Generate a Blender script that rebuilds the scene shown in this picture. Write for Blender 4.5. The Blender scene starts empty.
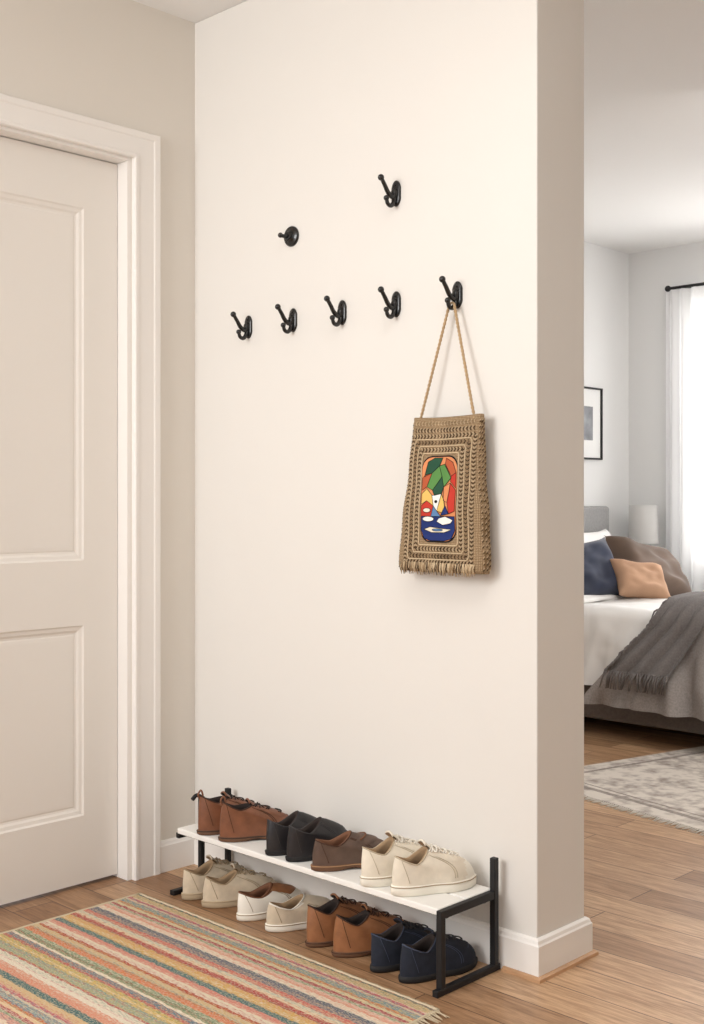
import bpy, bmesh, math, random
from mathutils import Vector, Matrix, noise
random.seed(7)
scene = bpy.context.scene
try:
    scene.view_settings.view_transform = 'Standard'
    scene.view_settings.look = 'None'
except Exception:
    pass

def s2l(c):
    out = []
    for v in c[:3]:
        v = v / 255.0
        out.append(v / 12.92 if v <= 0.04045 else ((v + 0.055) / 1.055) ** 2.4)
    return (out[0], out[1], out[2], 1.0)

# ---------------------------------------------------------------- materials
def mat(name, rgb, rough=0.6, metal=0.0, nscale=0, namt=0.0, bump=0.0, bscale=200, bstretch=(1, 1, 1), spec=0.5, sheen=0.0):
    m = bpy.data.materials.new(name)
    m.use_nodes = True
    nt = m.node_tree
    b = nt.nodes['Principled BSDF']
    col = s2l(rgb)
    b.inputs['Base Color'].default_value = col
    b.inputs['Roughness'].default_value = rough
    b.inputs['Metallic'].default_value = metal
    b.inputs['Specular IOR Level'].default_value = spec
    if sheen:
        b.inputs['Sheen Weight'].default_value = sheen
    tc = nt.nodes.new('ShaderNodeTexCoord')
    mp = nt.nodes.new('ShaderNodeMapping')
    mp.inputs['Scale'].default_value = bstretch
    nt.links.new(tc.outputs['Object'], mp.inputs['Vector'])
    if namt > 0:
        n = nt.nodes.new('ShaderNodeTexNoise')
        n.inputs['Scale'].default_value = nscale
        n.inputs['Detail'].default_value = 4
        nt.links.new(mp.outputs[0], n.inputs['Vector'])
        r = nt.nodes.new('ShaderNodeValToRGB')
        r.color_ramp.elements[0].position = 0.3
        r.color_ramp.elements[1].position = 0.7
        r.color_ramp.elements[0].color = tuple(c * (1 - namt) for c in col[:3]) + (1,)
        r.color_ramp.elements[1].color = tuple(min(1, c * (1 + namt)) for c in col[:3]) + (1,)
        nt.links.new(n.outputs['Fac'], r.inputs['Fac'])
        nt.links.new(r.outputs['Color'], b.inputs['Base Color'])
    if bump > 0:
        n2 = nt.nodes.new('ShaderNodeTexNoise')
        n2.inputs['Scale'].default_value = bscale
        n2.inputs['Detail'].default_value = 3
        nt.links.new(mp.outputs[0], n2.inputs['Vector'])
        bp = nt.nodes.new('ShaderNodeBump')
        bp.inputs['Strength'].default_value = bump
        bp.inputs['Distance'].default_value = 0.002
        nt.links.new(n2.outputs['Fac'], bp.inputs['Height'])
        nt.links.new(bp.outputs['Normal'], b.inputs['Normal'])
    return m

M_wall = mat('wall_paint_warm', (226, 222, 216), 0.9, bump=0.05, bscale=120, spec=0.2)
M_wallL = mat('wall_paint_door_side', (226, 220, 211), 0.9, bump=0.05, bscale=120, spec=0.2)
M_wallb = mat('wall_paint_bedroom', (232, 232, 231), 0.9, bump=0.05, bscale=120, spec=0.2)
M_ceil = mat('ceiling_paint', (240, 239, 237), 0.95, spec=0.1)
M_trim = mat('trim_paint_white', (240, 236, 231), 0.45, spec=0.4)
M_door = mat('door_paint', (235, 230, 223), 0.5, spec=0.4)
M_black = mat('black_iron', (24, 23, 23), 0.24, metal=0.25, bump=0.1, bscale=90, spec=0.7)
M_rackb = mat('rack_black_steel', (32, 32, 34), 0.5, metal=0.3)
M_shelf = mat('shelf_white_laminate', (240, 238, 233), 0.4)
M_oak = mat('oak_strip', (190, 148, 110), 0.5, nscale=20, namt=0.15, bstretch=(1, 1, 8))

def floor_material():
    m = bpy.data.materials.new('oak_plank_floor'); m.use_nodes = True
    nt = m.node_tree; b = nt.nodes['Principled BSDF']
    tc = nt.nodes.new('ShaderNodeTexCoord')
    br = nt.nodes.new('ShaderNodeTexBrick')
    br.offset = 0.37; br.offset_frequency = 2
    br.inputs['Color1'].default_value = s2l((206, 170, 134))
    br.inputs['Color2'].default_value = s2l((150, 112, 80))
    br.inputs['Mortar'].default_value = s2l((92, 64, 44))
    br.inputs['Scale'].default_value = 1
    br.inputs['Mortar Size'].default_value = 0.0018
    br.inputs['Mortar Smooth'].default_value = 0.3
    br.inputs['Bias'].default_value = -0.05
    br.inputs['Brick Width'].default_value = 1.15
    br.inputs['Row Height'].default_value = 0.125
    nt.links.new(tc.outputs['Object'], br.inputs['Vector'])
    def grain(scale, st, lo, hi, c0, c1, dist):
        mp = nt.nodes.new('ShaderNodeMapping'); mp.inputs['Scale'].default_value = st
        nt.links.new(tc.outputs['Object'], mp.inputs['Vector'])
        n = nt.nodes.new('ShaderNodeTexNoise'); n.inputs['Scale'].default_value = scale
        n.inputs['Detail'].default_value = 8; n.inputs['Roughness'].default_value = 0.65
        n.inputs['Distortion'].default_value = dist
        nt.links.new(mp.outputs[0], n.inputs['Vector'])
        r = nt.nodes.new('ShaderNodeValToRGB')
        r.color_ramp.elements[0].position = lo; r.color_ramp.elements[1].position = hi
        r.color_ramp.elements[0].color = c0; r.color_ramp.elements[1].color = c1
        nt.links.new(n.outputs['Fac'], r.inputs['Fac'])
        return n, r
    n, r = grain(3.2, (1.1, 13, 1), 0.36, 0.60, (0.54, 0.46, 0.39, 1), (1.04, 1.03, 1.02, 1), 1.4)
    n2, r2 = grain(6, (3, 60, 1), 0.40, 0.60, (0.68, 0.63, 0.58, 1), (1.04, 1.04, 1.04, 1), 0.3)
    mx = nt.nodes.new('ShaderNodeMix'); mx.data_type = 'RGBA'; mx.blend_type = 'MULTIPLY'
    mx.inputs[0].default_value = 0.85
    nt.links.new(br.outputs['Color'], mx.inputs[6]); nt.links.new(r.outputs['Color'], mx.inputs[7])
    mx2 = nt.nodes.new('ShaderNodeMix'); mx2.data_type = 'RGBA'; mx2.blend_type = 'MULTIPLY'
    mx2.inputs[0].default_value = 0.7
    nt.links.new(mx.outputs[2], mx2.inputs[6]); nt.links.new(r2.outputs['Color'], mx2.inputs[7])
    nt.links.new(mx2.outputs[2], b.inputs['Base Color'])
    b.inputs['Roughness'].default_value = 0.40
    bp = nt.nodes.new('ShaderNodeBump'); bp.inputs['Strength'].default_value = 0.15; bp.inputs['Distance'].default_value = 0.002
    nt.links.new(n.outputs['Fac'], bp.inputs['Height']); nt.links.new(bp.outputs['Normal'], b.inputs['Normal'])
    return m
M_floor = floor_material()

def stripe_rug_material():
    m = bpy.data.materials.new('striped_woven_cotton'); m.use_nodes = True
    nt = m.node_tree; b = nt.nodes['Principled BSDF']
    b.inputs['Roughness'].default_value = 0.95; b.inputs['Specular IOR Level'].default_value = 0.1
    tc = nt.nodes.new('ShaderNodeTexCoord'); sp = nt.nodes.new('ShaderNodeSeparateXYZ')
    nt.links.new(tc.outputs['Object'], sp.inputs[0])
    mp = nt.nodes.new('ShaderNodeMapping'); mp.inputs['Scale'].default_value = (11, 70, 1)
    nt.links.new(tc.outputs['Object'], mp.inputs['Vector'])
    nz = nt.nodes.new('ShaderNodeTexNoise'); nz.inputs['Scale'].default_value = 4; nz.inputs['Detail'].default_value = 2
    nt.links.new(mp.outputs[0], nz.inputs['Vector'])
    a = nt.nodes.new('ShaderNodeMath'); a.operation = 'MULTIPLY_ADD'
    nt.links.new(nz.outputs['Fac'], a.inputs[0]); a.inputs[1].default_value = 0.016
    nt.links.new(sp.outputs['Y'], a.inputs[2])
    cols = [(222, 206, 176), (182, 82, 76), (208, 166, 92), (84, 122, 114), (212, 138, 124), (226, 212, 190),
            (176, 68, 64), (204, 182, 146), (210, 130, 84), (118, 140, 108), (232, 222, 202), (92, 124, 138), (198, 100, 94), (210, 178, 104),
            (146, 162, 140), (184, 74, 86), (230, 218, 198), (216, 146, 120), (80, 112, 110), (210, 178, 134),
            (194, 96, 104), (218, 200, 168), (118, 146, 152), (202, 122, 78), (224, 202, 158), (168, 74, 78),
            (140, 154, 118), (218, 158, 138), (230, 218, 196), (112, 108, 122), (204, 118, 100)]
    ws_r = random.Random(11)
    ws = [ws_r.uniform(0.35, 1.7) for _ in cols]; tot = sum(ws)
    ps = []; pos = 0.0
    for w in ws:
        ps.append(pos); pos += w / tot
    def ramp(period, shift):
        sc = nt.nodes.new('ShaderNodeMath'); sc.operation = 'MULTIPLY_ADD'; sc.inputs[1].default_value = -1 / period; sc.inputs[2].default_value = shift
        nt.links.new(a.outputs[0], sc.inputs[0])
        fr = nt.nodes.new('ShaderNodeMath'); fr.operation = 'FRACT'
        nt.links.new(sc.outputs[0], fr.inputs[0])
        rp = nt.nodes.new('ShaderNodeValToRGB'); cr = rp.color_ramp; cr.interpolation = 'CONSTANT'
        cr.elements[0].position = 0; cr.elements[0].color = s2l(cols[0])
        cr.elements[1].position = ps[1]; cr.elements[1].color = s2l(cols[1])
        for i in range(2, len(cols)):
            e = cr.elements.new(ps[i]); e.color = s2l(cols[i])
        nt.links.new(fr.outputs[0], rp.inputs['Fac'])
        return rp
    rA = ramp(0.56, 0.13); rB = ramp(0.41, 0.57)
    def spk(st, lo, hi, mx_):
        mp2 = nt.nodes.new('ShaderNodeMapping'); mp2.inputs['Scale'].default_value = st
        nt.links.new(tc.outputs['Object'], mp2.inputs['Vector'])
        n2 = nt.nodes.new('ShaderNodeTexNoise'); n2.inputs['Scale'].default_value = 1.6; n2.inputs['Detail'].default_value = 3
        nt.links.new(mp2.outputs[0], n2.inputs['Vector'])
        r2 = nt.nodes.new('ShaderNodeValToRGB')
        r2.color_ramp.elements[0].position = lo; r2.color_ramp.elements[1].position = hi
        r2.color_ramp.elements[0].color = (0, 0, 0, 1); r2.color_ramp.elements[1].color = (mx_, mx_, mx_, 1)
        nt.links.new(n2.outputs['Fac'], r2.inputs['Fac'])
        return n2, r2
    n2, r2 = spk((40, 240, 1), 0.45, 0.63, 0.7)
    n3, r3 = spk((90, 200, 3), 0.47, 0.63, 0.6)
    mx = nt.nodes.new('ShaderNodeMix'); mx.data_type = 'RGBA'
    nt.links.new(r2.outputs['Color'], mx.inputs[0])
    nt.links.new(rA.outputs['Color'], mx.inputs[6]); nt.links.new(rB.outputs['Color'], mx.inputs[7])
    my = nt.nodes.new('ShaderNodeMix'); my.data_type = 'RGBA'
    nt.links.new(r3.outputs['Color'], my.inputs[0])
    nt.links.new(mx.outputs[2], my.inputs[6]); my.inputs[7].default_value = s2l((214, 198, 174))
    nt.links.new(my.outputs[2], b.inputs['Base Color'])
    bp = nt.nodes.new('ShaderNodeBump'); bp.inputs['Strength'].default_value = 0.9; bp.inputs['Distance'].default_value = 0.005
    nt.links.new(n2.outputs['Fac'], bp.inputs['Height']); nt.links.new(bp.outputs['Normal'], b.inputs['Normal'])
    return m
M_rug = stripe_rug_material()
M_fringe = mat('rug_fringe_cotton', (200, 184, 156), 0.95)

def bed_rug_material():
    m = bpy.data.materials.new('faded_oriental_weave'); m.use_nodes = True
    nt = m.node_tree; b = nt.nodes['Principled BSDF']; b.inputs['Roughness'].default_value = 0.95
    tc = nt.nodes.new('ShaderNodeTexCoord')
    v = nt.nodes.new('ShaderNodeTexVoronoi'); v.inputs['Scale'].default_value = 12
    nt.links.new(tc.outputs['Object'], v.inputs['Vector'])
    n = nt.nodes.new('ShaderNodeTexNoise'); n.inputs['Scale'].default_value = 30; n.inputs['Detail'].default_value = 8
    nt.links.new(tc.outputs['Object'], n.inputs['Vector'])
    ad = nt.nodes.new('ShaderNodeMath'); ad.operation = 'MULTIPLY_ADD'
    nt.links.new(v.outputs['Distance'], ad.inputs[0]); ad.inputs[1].default_value = 0.5; nt.links.new(n.outputs['Fac'], ad.inputs[2])
    r = nt.nodes.new('ShaderNodeValToRGB')
    r.color_ramp.elements[0].position = 0.48; r.color_ramp.elements[0].color = s2l((150, 138, 130))
    r.color_ramp.elements[1].position = 0.88; r.color_ramp.elements[1].color = s2l((212, 203, 192))
    nt.links.new(ad.outputs[0], r.inputs['Fac']); nt.links.new(r.outputs['Color'], b.inputs['Base Color'])
    return m
M_bedrug = bed_rug_material()

def jute_material(name, c1, c2):
    m = bpy.data.materials.new(name); m.use_nodes = True
    nt = m.node_tree; b = nt.nodes['Principled BSDF']; b.inputs['Roughness'].default_value = 0.95
    b.inputs['Specular IOR Level'].default_value = 0.1
    tc = nt.nodes.new('ShaderNodeTexCoord')
    w1 = nt.nodes.new('ShaderNodeTexWave'); w1.bands_direction = 'Z'; w1.inputs['Scale'].default_value = 80
    w1.inputs['Distortion'].default_value = 3.0; w1.inputs['Detail'].default_value = 2; w1.inputs['Detail Scale'].default_value = 3
    w2 = nt.nodes.new('ShaderNodeTexWave'); w2.bands_direction = 'X'; w2.inputs['Scale'].default_value = 80
    w2.inputs['Distortion'].default_value = 3.0
    nt.links.new(tc.outputs['Object'], w1.inputs['Vector']); nt.links.new(tc.outputs['Object'], w2.inputs['Vector'])
    mu = nt.nodes.new('ShaderNodeMath'); mu.operation = 'MULTIPLY'
    nt.links.new(w1.outputs['Fac'], mu.inputs[0]); nt.links.new(w2.outputs['Fac'], mu.inputs[1])
    r = nt.nodes.new('ShaderNodeValToRGB')
    r.color_ramp.elements[0].position = 0.05; r.color_ramp.elements[0].color = s2l(c1)
    r.color_ramp.elements[1].position = 0.5; r.color_ramp.elements[1].color = s2l(c2)
    nt.links.new(mu.outputs[0], r.inputs['Fac']); nt.links.new(r.outputs['Color'], b.inputs['Base Color'])
    bp = nt.nodes.new('ShaderNodeBump'); bp.inputs['Strength'].default_value = 0.7; bp.inputs['Distance'].default_value = 0.002
    nt.links.new(mu.outputs[0], bp.inputs['Height']); nt.links.new(bp.outputs['Normal'], b.inputs['Normal'])
    return m
M_jute = jute_material('jute_weave', (134, 110, 82), (190, 166, 134))
M_jl = mat('jute_braid_light', (202, 180, 148), 0.95, nscale=300, namt=0.15, spec=0.1)
M_jm = mat('jute_braid_mid', (162, 137, 106), 0.95, nscale=300, namt=0.15, spec=0.1)
M_jd = mat('jute_braid_dark', (78, 61, 47), 0.95, nscale=300, namt=0.15, spec=0.1)
M_rope = mat('jute_rope', (180, 152, 116), 0.9, nscale=300, namt=0.2)

# ---------------------------------------------------------------- builder
class B:
    def __init__(s, name):
        s.name = name; s.bm = bmesh.new(); s.mats = []
    def mi(s, m):
        if m not in s.mats: s.mats.append(m)
        return s.mats.index(m)
    def face(s, vs, m, smooth=False):
        try:
            f = s.bm.faces.new(vs)
        except ValueError:
            return None
        f.material_index = s.mi(m); f.smooth = smooth
        return f
    def box(s, lo, hi, m, bevel=0.0, seg=2):
        t = bmesh.new()
        bmesh.ops.create_cube(t, size=1)
        c = [(a + b) / 2 for a, b in zip(lo, hi)]; d = [abs(b - a) for a, b in zip(lo, hi)]
        for v in t.verts:
            v.co = Vector((v.co.x * d[0] + c[0], v.co.y * d[1] + c[1], v.co.z * d[2] + c[2]))
        if bevel > 0:
            bmesh.ops.bevel(t, geom=list(t.edges), offset=bevel, segments=seg, profile=0.5, affect='EDGES')
        t.verts.index_update()
        nv = [s.bm.verts.new(v.co) for v in t.verts]
        for f in t.faces:
            s.face([nv[v.index] for v in f.verts], m, False)
        t.free()
    def grid(s, fn, nu, nv, m, cu=False, cv=False, smooth=True, mfn=None):
        V = [[s.bm.verts.new(fn(i / nu, j / nv)) for j in range(nv if cv else nv + 1)] for i in range(nu if cu else nu + 1)]
        for i in range(nu):
            for j in range(nv):
                i2 = (i + 1) % nu if cu else i + 1
                j2 = (j + 1) % nv if cv else j + 1
                mm = mfn(i / nu, j / nv) if mfn else m
                s.face([V[i][j], V[i2][j], V[i2][j2], V[i][j2]], mm, smooth)
        return V
    def rings(s, rings, m, smooth=True, cap0=False, cap1=False, mfn=None):
        V = [[s.bm.verts.new(p) for p in r] for r in rings]
        n = len(V[0])
        for k in range(len(V) - 1):
            for i in range(n):
                mm = mfn(k, i) if mfn else m
                s.face([V[k][i], V[k][(i + 1) % n], V[k + 1][(i + 1) % n], V[k + 1][i]], mm, smooth)
        if cap0: s.face(list(reversed(V[0])), mfn(0, 0) if mfn else m)
        if cap1: s.face(V[-1], mfn(len(V) - 2, 0) if mfn else m)
        return V
    def tube(s, pts, r, m, n=8, caps=True, smooth=True):
        pts = [Vector(p) for p in pts]
        rr = r if isinstance(r, (list, tuple)) else [r] * len(pts)
        prev = None; rings = []
        for i, p in enumerate(pts):
            if i == 0: t = pts[1] - pts[0]
            elif i == len(pts) - 1: t = pts[-1] - pts[-2]
            else: t = pts[i + 1] - pts[i - 1]
            t = t.normalized()
            if prev is None:
                a = Vector((0, 0, 1)) if abs(t.z) < 0.9 else Vector((1, 0, 0))
                u = t.cross(a).normalized()
            else:
                u = (prev - t * prev.dot(t)).normalized()
            prev = u; w = t.cross(u)
            rings.append([p + (u * math.cos(2 * math.pi * k / n) + w * math.sin(2 * math.pi * k / n)) * rr[i] for k in range(n)])
        s.rings(rings, m, smooth, caps, caps)
    def sphere(s, c, r, m, sc=(1, 1, 1), nu=14, nv=10):
        c = Vector(c)
        rings = []
        for j in range(1, nv):
            ph = math.pi * j / nv
            rings.append([c + Vector((r * sc[0] * math.sin(ph) * math.cos(2 * math.pi * i / nu),
                                      r * sc[1] * math.sin(ph) * math.sin(2 * math.pi * i / nu),
                                      -r * sc[2] * math.cos(ph))) for i in range(nu)])
        s.rings(rings, m, True, True, True)
    def finish(s, loc=(0, 0, 0), rz=0.0, parent=None, recalc=True):
        if recalc:
            bmesh.ops.recalc_face_normals(s.bm, faces=s.bm.faces)
        me = bpy.data.meshes.new(s.name)
        s.bm.to_mesh(me); s.bm.free()
        for m in s.mats: me.materials.append(m)
        o = bpy.data.objects.new(s.name, me)
        bpy.context.collection.objects.link(o)
        o.location = loc; o.rotation_euler = (0, 0, rz)
        if parent: o.parent = parent
        return o

def smoothpath(pts, n=6):
    pts = [Vector(p) for p in pts]; out = []
    P = [pts[0] * 2 - pts[1]] + pts + [pts[-1] * 2 - pts[-2]]
    for i in range(1, len(P) - 2):
        for k in range(n):
            t = k / n
            a, b, c, d = P[i - 1], P[i], P[i + 1], P[i + 2]
            out.append(0.5 * ((2 * b) + (c - a) * t + (2 * a - 5 * b + 4 * c - d) * t * t + (3 * b - a - 3 * c + d) * t ** 3))
    out.append(pts[-1]); return out

# ---------------------------------------------------------------- room shell
H = 2.595
XE, TH = 1.28, 0.2
BX, BY = -0.85, 3.96
o = B('floor'); o.box((-1.1, -4.2, -0.1), (3.7, 4.1, 0.0), M_floor); o.finish()
o = B('ceiling'); o.box((-1.1, -3.2, H), (3.7, 4.1, H + 0.1), M_ceil); o.finish()
o = B('wall_center'); o.box((BX, 0, 0), (XE, TH, H - 0.0005), M_wall, bevel=0.003); o.finish()
DY0, DY1, DZ = -1.075, -0.2386, 2.131
o = B('wall_left')
o.box((-0.12, DY1, 0), (0, 0, H), M_wallL)
o.box((-0.12, DY0, DZ), (0, DY1, H), M_wallL)
o.box((-0.12, -4.2, 0), (0, DY0, H), M_wallL)
o.finish()
o = B('wall_bedroom_left'); o.box((BX - 0.1, TH, 0), (BX, BY + 0.1, H), M_wallb); o.finish()
WX0, WX1, WZ0, WZ1 = -0.42, 0.9, 0.75, 2.25
o = B('wall_back')
o.box((BX, BY, 0), (WX0, BY + 0.1, H), M_wallb)
o.box((WX1, BY, 0), (3.6, BY + 0.1, H), M_wallb)
o.box((WX0, BY, 0), (WX1, BY + 0.1, WZ0), M_wallb)
o.box((WX0, BY, WZ1), (WX1, BY + 0.1, H), M_wallb)
o.finish()
o = B('wall_right_light_block'); o.box((3.5, -4.2, 0), (3.6, BY, H), M_wall); o.finish()  # out-of-view wall, added to keep side light off the wall end
o = B('window_1')
fw = 0.05
o.box((WX0, BY + 0.02, WZ0), (WX0 + fw, BY + 0.08, WZ1), M_trim, 0.004)
o.box((WX1 - fw, BY + 0.02, WZ0), (WX1, BY + 0.08, WZ1), M_trim, 0.004)
o.box((WX0 + fw, BY + 0.02, WZ0), (WX1 - fw, BY + 0.08, WZ0 + fw), M_trim, 0.004)
o.box((WX0 + fw, BY + 0.02, WZ1 - fw), (WX1 - fw, BY + 0.08, WZ1), M_trim, 0.004)
o.box((0.22, BY + 0.035, WZ0 + fw), (0.26, BY + 0.065, WZ1 - fw), M_trim, 0.004)
o.box((WX0 + fw, BY + 0.04, 1.48), (WX1 - fw, BY + 0.06, 1.52), M_trim, 0.004)
o.finish()

BPROF = [(0.0, 0.0), (0.014, 0.0), (0.014, 0.078), (0.011, 0.082), (0.009, 0.089), (0.004, 0.093), (0.0, 0.093)]
def baseboard(name, pts):
    o = B(name)
    o.rings([[(p[0] + d * p[2], p[1] + d * p[3], z) for d, z in BPROF] for p in pts], M_trim, False, True, True)
    return o.finish()
baseboard('baseboard_center', [(0.0, 0, 0, -1), (XE, 0, 1, -1), (XE, TH, 1, 1), (BX, TH, 0, 1)])
baseboard('baseboard_left', [(0, -0.141, 1, 0), (0, -0.0, 1, 0)])
baseboard('baseboard_bedroom', [(BX, TH + 0.015, 1, 0), (BX, BY, 1, -1), (3.5, BY, 0, -1)])
o = B('trim_1')
SP = [(0.014, 0.0), (0.025, 0.0), (0.024, 0.007), (0.019, 0.010), (0.014, 0.010)]
o.rings([[(p[0] + d * p[2], p[1] + d * p[3], z) for d, z in SP] for p in [(1.195, 0, 0, -1), (XE, 0, 1, -1), (XE, TH, 1, 1), (0.9, TH, 0, 1)]], M_oak, False, True, True)
o.finish()

o = B('trim_2')
Yr, Yl, Zi = DY1 + 0.003, DY0 - 0.003, DZ - 0.003
CP = [(0, 0), (0, 0.015), (0.003, 0.018), (0.012, 0.018), (0.015, 0.015), (0.068, 0.0155), (0.072, 0.018), (0.089, 0.0185), (0.092, 0.017), (0.092, 0)]
o.rings([[(x, Yr + w, 0) for w, x in CP], [(x, Yr + w, Zi + w * 0.88) for w, x in CP], [(x, Yl - w, Zi + w * 0.88) for w, x in CP], [(x, Yl - w, 0) for w, x in CP]], M_trim, False, True, True)
o.box((-0.12, DY1 - 0.012, 0), (-0.0005, DY1 - 0.0001, DZ - 0.0125), M_trim)
o.box((-0.12, DY0 + 0.0001, 0), (-0.0005, DY0 + 0.012, DZ - 0.0125), M_trim)
o.box((-0.12, DY0 + 0.0001, DZ - 0.012), (-0.0005, DY1 - 0.0001, DZ - 0.0001), M_trim)
o.finish()

# door slab
o = B('door_1')
dx = -0.05; y0, y1 = DY0 + 0.014, DY1 - 0.014; z0, z1 = 0.010, DZ - 0.015
pY0, pY1 = y0 + 0.115, y1 - 0.115
panels = [(0.205, 0.757), (0.945, 1.967)]
def q(ya, za, yb, zb, x=dx):
    vs = [o.bm.verts.new((x, ya, za)), o.bm.verts.new((x, yb, za)), o.bm.verts.new((x, yb, zb)), o.bm.verts.new((x, ya, zb))]
    o.face(vs, M_door)
q(y0, z0, pY0, z1); q(pY1, z0, y1, z1)
q(pY0, z0, pY1, panels[0][0]); q(pY0, panels[0][1], pY1, panels[1][0]); q(pY0, panels[1][1], pY1, z1)
for (za, zb) in panels:
    prof = [(0, 0), (0.005, -0.004), (0.014, -0.006), (0.020, -0.010), (0.026, -0.011), (0.030, -0.0095), (0.04, -0.009)]
    rings = [[(dx + d, pY0 + i, za + i), (dx + d, pY1 - i, za + i), (dx + d, pY1 - i, zb - i), (dx + d, pY0 + i, zb - i)] for i, d in prof]
    o.rings(rings, M_door, False, False, True)
o.box((dx - 0.036, y0 + 0.0005, z0 + 0.0005), (dx - 0.0155, y1 - 0.0005, z1 - 0.0005), M_door)
for ya in (y0, y1):
    vs = [o.bm.verts.new(p) for p in [(dx, ya, z0), (dx - 0.036, ya, z0), (dx - 0.036, ya, z1), (dx, ya, z1)]]
    o.face(vs, M_door)
for zz in (z0, z1):
    vs = [o.bm.verts.new(p) for p in [(dx, y0, zz), (dx - 0.036, y0, zz), (dx - 0.036, y1, zz), (dx, y1, zz)]]
    o.face(vs, M_door)
o.tube([(dx, y0 + 0.06, 0.98), (dx + 0.05, y0 + 0.06, 0.98)], 0.01, M_black, 12)
o.tube([(dx + 0.045, y0 + 0.06, 0.98), (dx + 0.045, y0 + 0.18, 0.98)], 0.008, M_black, 12)
o.finish(recalc=False)

# ---------------------------------------------------------------- wall hooks
def hook(x, z):
    o = B('coat_hook')
    prof = [(0.0, 1.0), (0.003, 1.0), (0.0055, 0.84), (0.0065, 0.5)]
    def ring(d, k):
        pts = []
        for i in range(28):
            a = 2 * math.pi * i / 28
            s_, c_ = math.sin(a), math.cos(a)
            w = 0.0175 - 0.003 * (abs(s_) < 0.35) * 0.6
            pts.append((w * k * c_, -d, -0.003 + 0.034 * s_ * (0.62 + 0.38 * k)))
        return pts
    o.rings([ring(d, k) for d, k in prof], M_black, True, True, True)
    for zz in (0.020, -0.026):
        o.sphere((0, -0.0065, zz), 0.0048, M_black, (1, 0.6, 1))
    o.sphere((0, -0.009, -0.004), 0.0115, M_black, (0.85, 0.8, 1.2))
    up = smoothpath([(0, -0.006, -0.008), (0, -0.018, -0.014), (0, -0.033, -0.006), (0, -0.045, 0.010), (0, -0.058, 0.026)], 5)
    n = len(up)
    o.tube(up, [0.0072 - 0.0022 * i / n for i in range(n)], M_black, 12)
    o.sphere((0, -0.060, 0.028), 0.0084, M_black)
    dn = smoothpath([(0, -0.006, -0.012), (0, -0.012, -0.028), (0, -0.022, -0.038), (0, -0.034, -0.035), (0, -0.039, -0.024)], 5)
    n = len(dn)
    o.tube(dn, [0.0066 - 0.0018 * i / n for i in range(n)], M_black, 12)
    o.sphere((0, -0.0395, -0.021), 0.0074, M_black)
    return o.finish(loc=(x, 0, z))
HK = [(0.254, 1.632), (0.446, 1.632), (0.641, 1.632), (0.838, 1.632), (1.042, 1.632), (0.838, 1.920)]
for x, z in HK: hook(x, z)
o = B('round_wall_peg')
def circ(r, y, n=28): return [(r * math.cos(2 * math.pi * i / n), y, r * math.sin(2 * math.pi * i / n)) for i in range(n)]
o.rings([circ(0.029, 0), circ(0.029, -0.004), circ(0.026, -0.008), circ(0.020, -0.007), circ(0.018, -0.011), circ(0.012, -0.012), circ(0.010, -0.018)], M_black, True, True, True)
o.tube(smoothpath([(0, -0.012, 0), (0, -0.026, -0.004), (-0.004, -0.040, -0.002)], 4), 0.0055, M_black, 10)
o.sphere((-0.004, -0.041, -0.002), 0.0075, M_black)
o.tube(smoothpath([(-0.012, -0.01, -0.01), (-0.004, -0.022, -0.014), (0.008, -0.02, -0.008), (0.012, -0.01, 0.006)], 4), 0.0035, M_black, 8)
o.finish(loc=(0.440, 0, 1.867))

# ---------------------------------------------------------------- bag
art_cols = {'navy': (38, 54, 112), 'red': (194, 62, 50), 'orange': (216, 140, 94), 'green': (92, 140, 76), 'dgreen': (44, 82, 62),
            'cream': (236, 226, 206), 'yellow': (224, 186, 104), 'maroon': (128, 40, 44), 'black': (26, 24, 28), 'white': (240, 238, 232), 'sky': (96, 132, 176), 'rust': (182, 92, 60)}
AM = {k: mat('bag_print_' + k, v, 0.8, bump=0.15, bscale=600, spec=0.2) for k, v in art_cols.items()}
BH = 0.385; BZ = 0.94; BYc = -0.040
def bagw(b):
    t = b / BH; return 0.136 - 0.031 * t + 0.003 * math.sin(t * 7) + 0.0015 * math.sin(t * 19)
def bagd(b):
    t = b / BH; return 0.022 + 0.008 * math.sin(min(1, max(0, t)) * math.pi * 0.9 + 0.15) - 0.011 * max(0, t) ** 2
def bagc(b): return 1.029 + 0.016 * b / BH
def bagf(a, b, off=0.0):
    w = bagw(b); d = bagd(b); u = max(-0.999, min(0.999, a / w))
    wob = 0.0022 * math.sin(a * 55 + b * 17) * (1 - u * u) + 0.0012 * math.sin(b * 50)
    sag = -0.004 * (b / BH) ** 3 * (1 - u * u)
    return Vector((bagc(b) + a, BYc - d * (1 - abs(u) ** 4.5) ** (1 / 4.5) - off - wob, BZ + b + sag))
o = B('woven_tote_bag')
def bagring(b, k=1.0, dz=0):
    pts = []
    for i in range(72):
        t = 2 * math.pi * i / 72
        c, s_ = math.cos(t), math.sin(t)
        e = 2 / 4.5
        u = (abs(c) ** e) * (1 if c > 0 else -1)
        x = bagw(b) * k * u
        y = bagd(b) * k * (abs(s_) ** e) * (1 if s_ > 0 else -1)
        wob = (0.0022 * math.sin(bagw(b) * u * 55 + b * 17) * (1 - u * u) + 0.0012 * math.sin(b * 50)) if s_ < 0 else 0
        sag = -0.004 * (b / BH) ** 3 * (1 - u * u)
        pts.append((bagc(b) + x, BYc + y - wob, BZ + b + dz + sag))
    return pts
rg = [bagring(0.0, 0.90, 0.003), bagring(0.003, 0.985)] + [bagring(BH * i / 24) for i in range(1, 25)]
rg += [bagring(BH, 0.97, 0.002), bagring(BH, 0.93, -0.004), bagring(BH * 0.9, 0.88), bagring(BH * 0.75, 0.80)]
o.rings(rg, M_jute, True, True, True)
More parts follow.
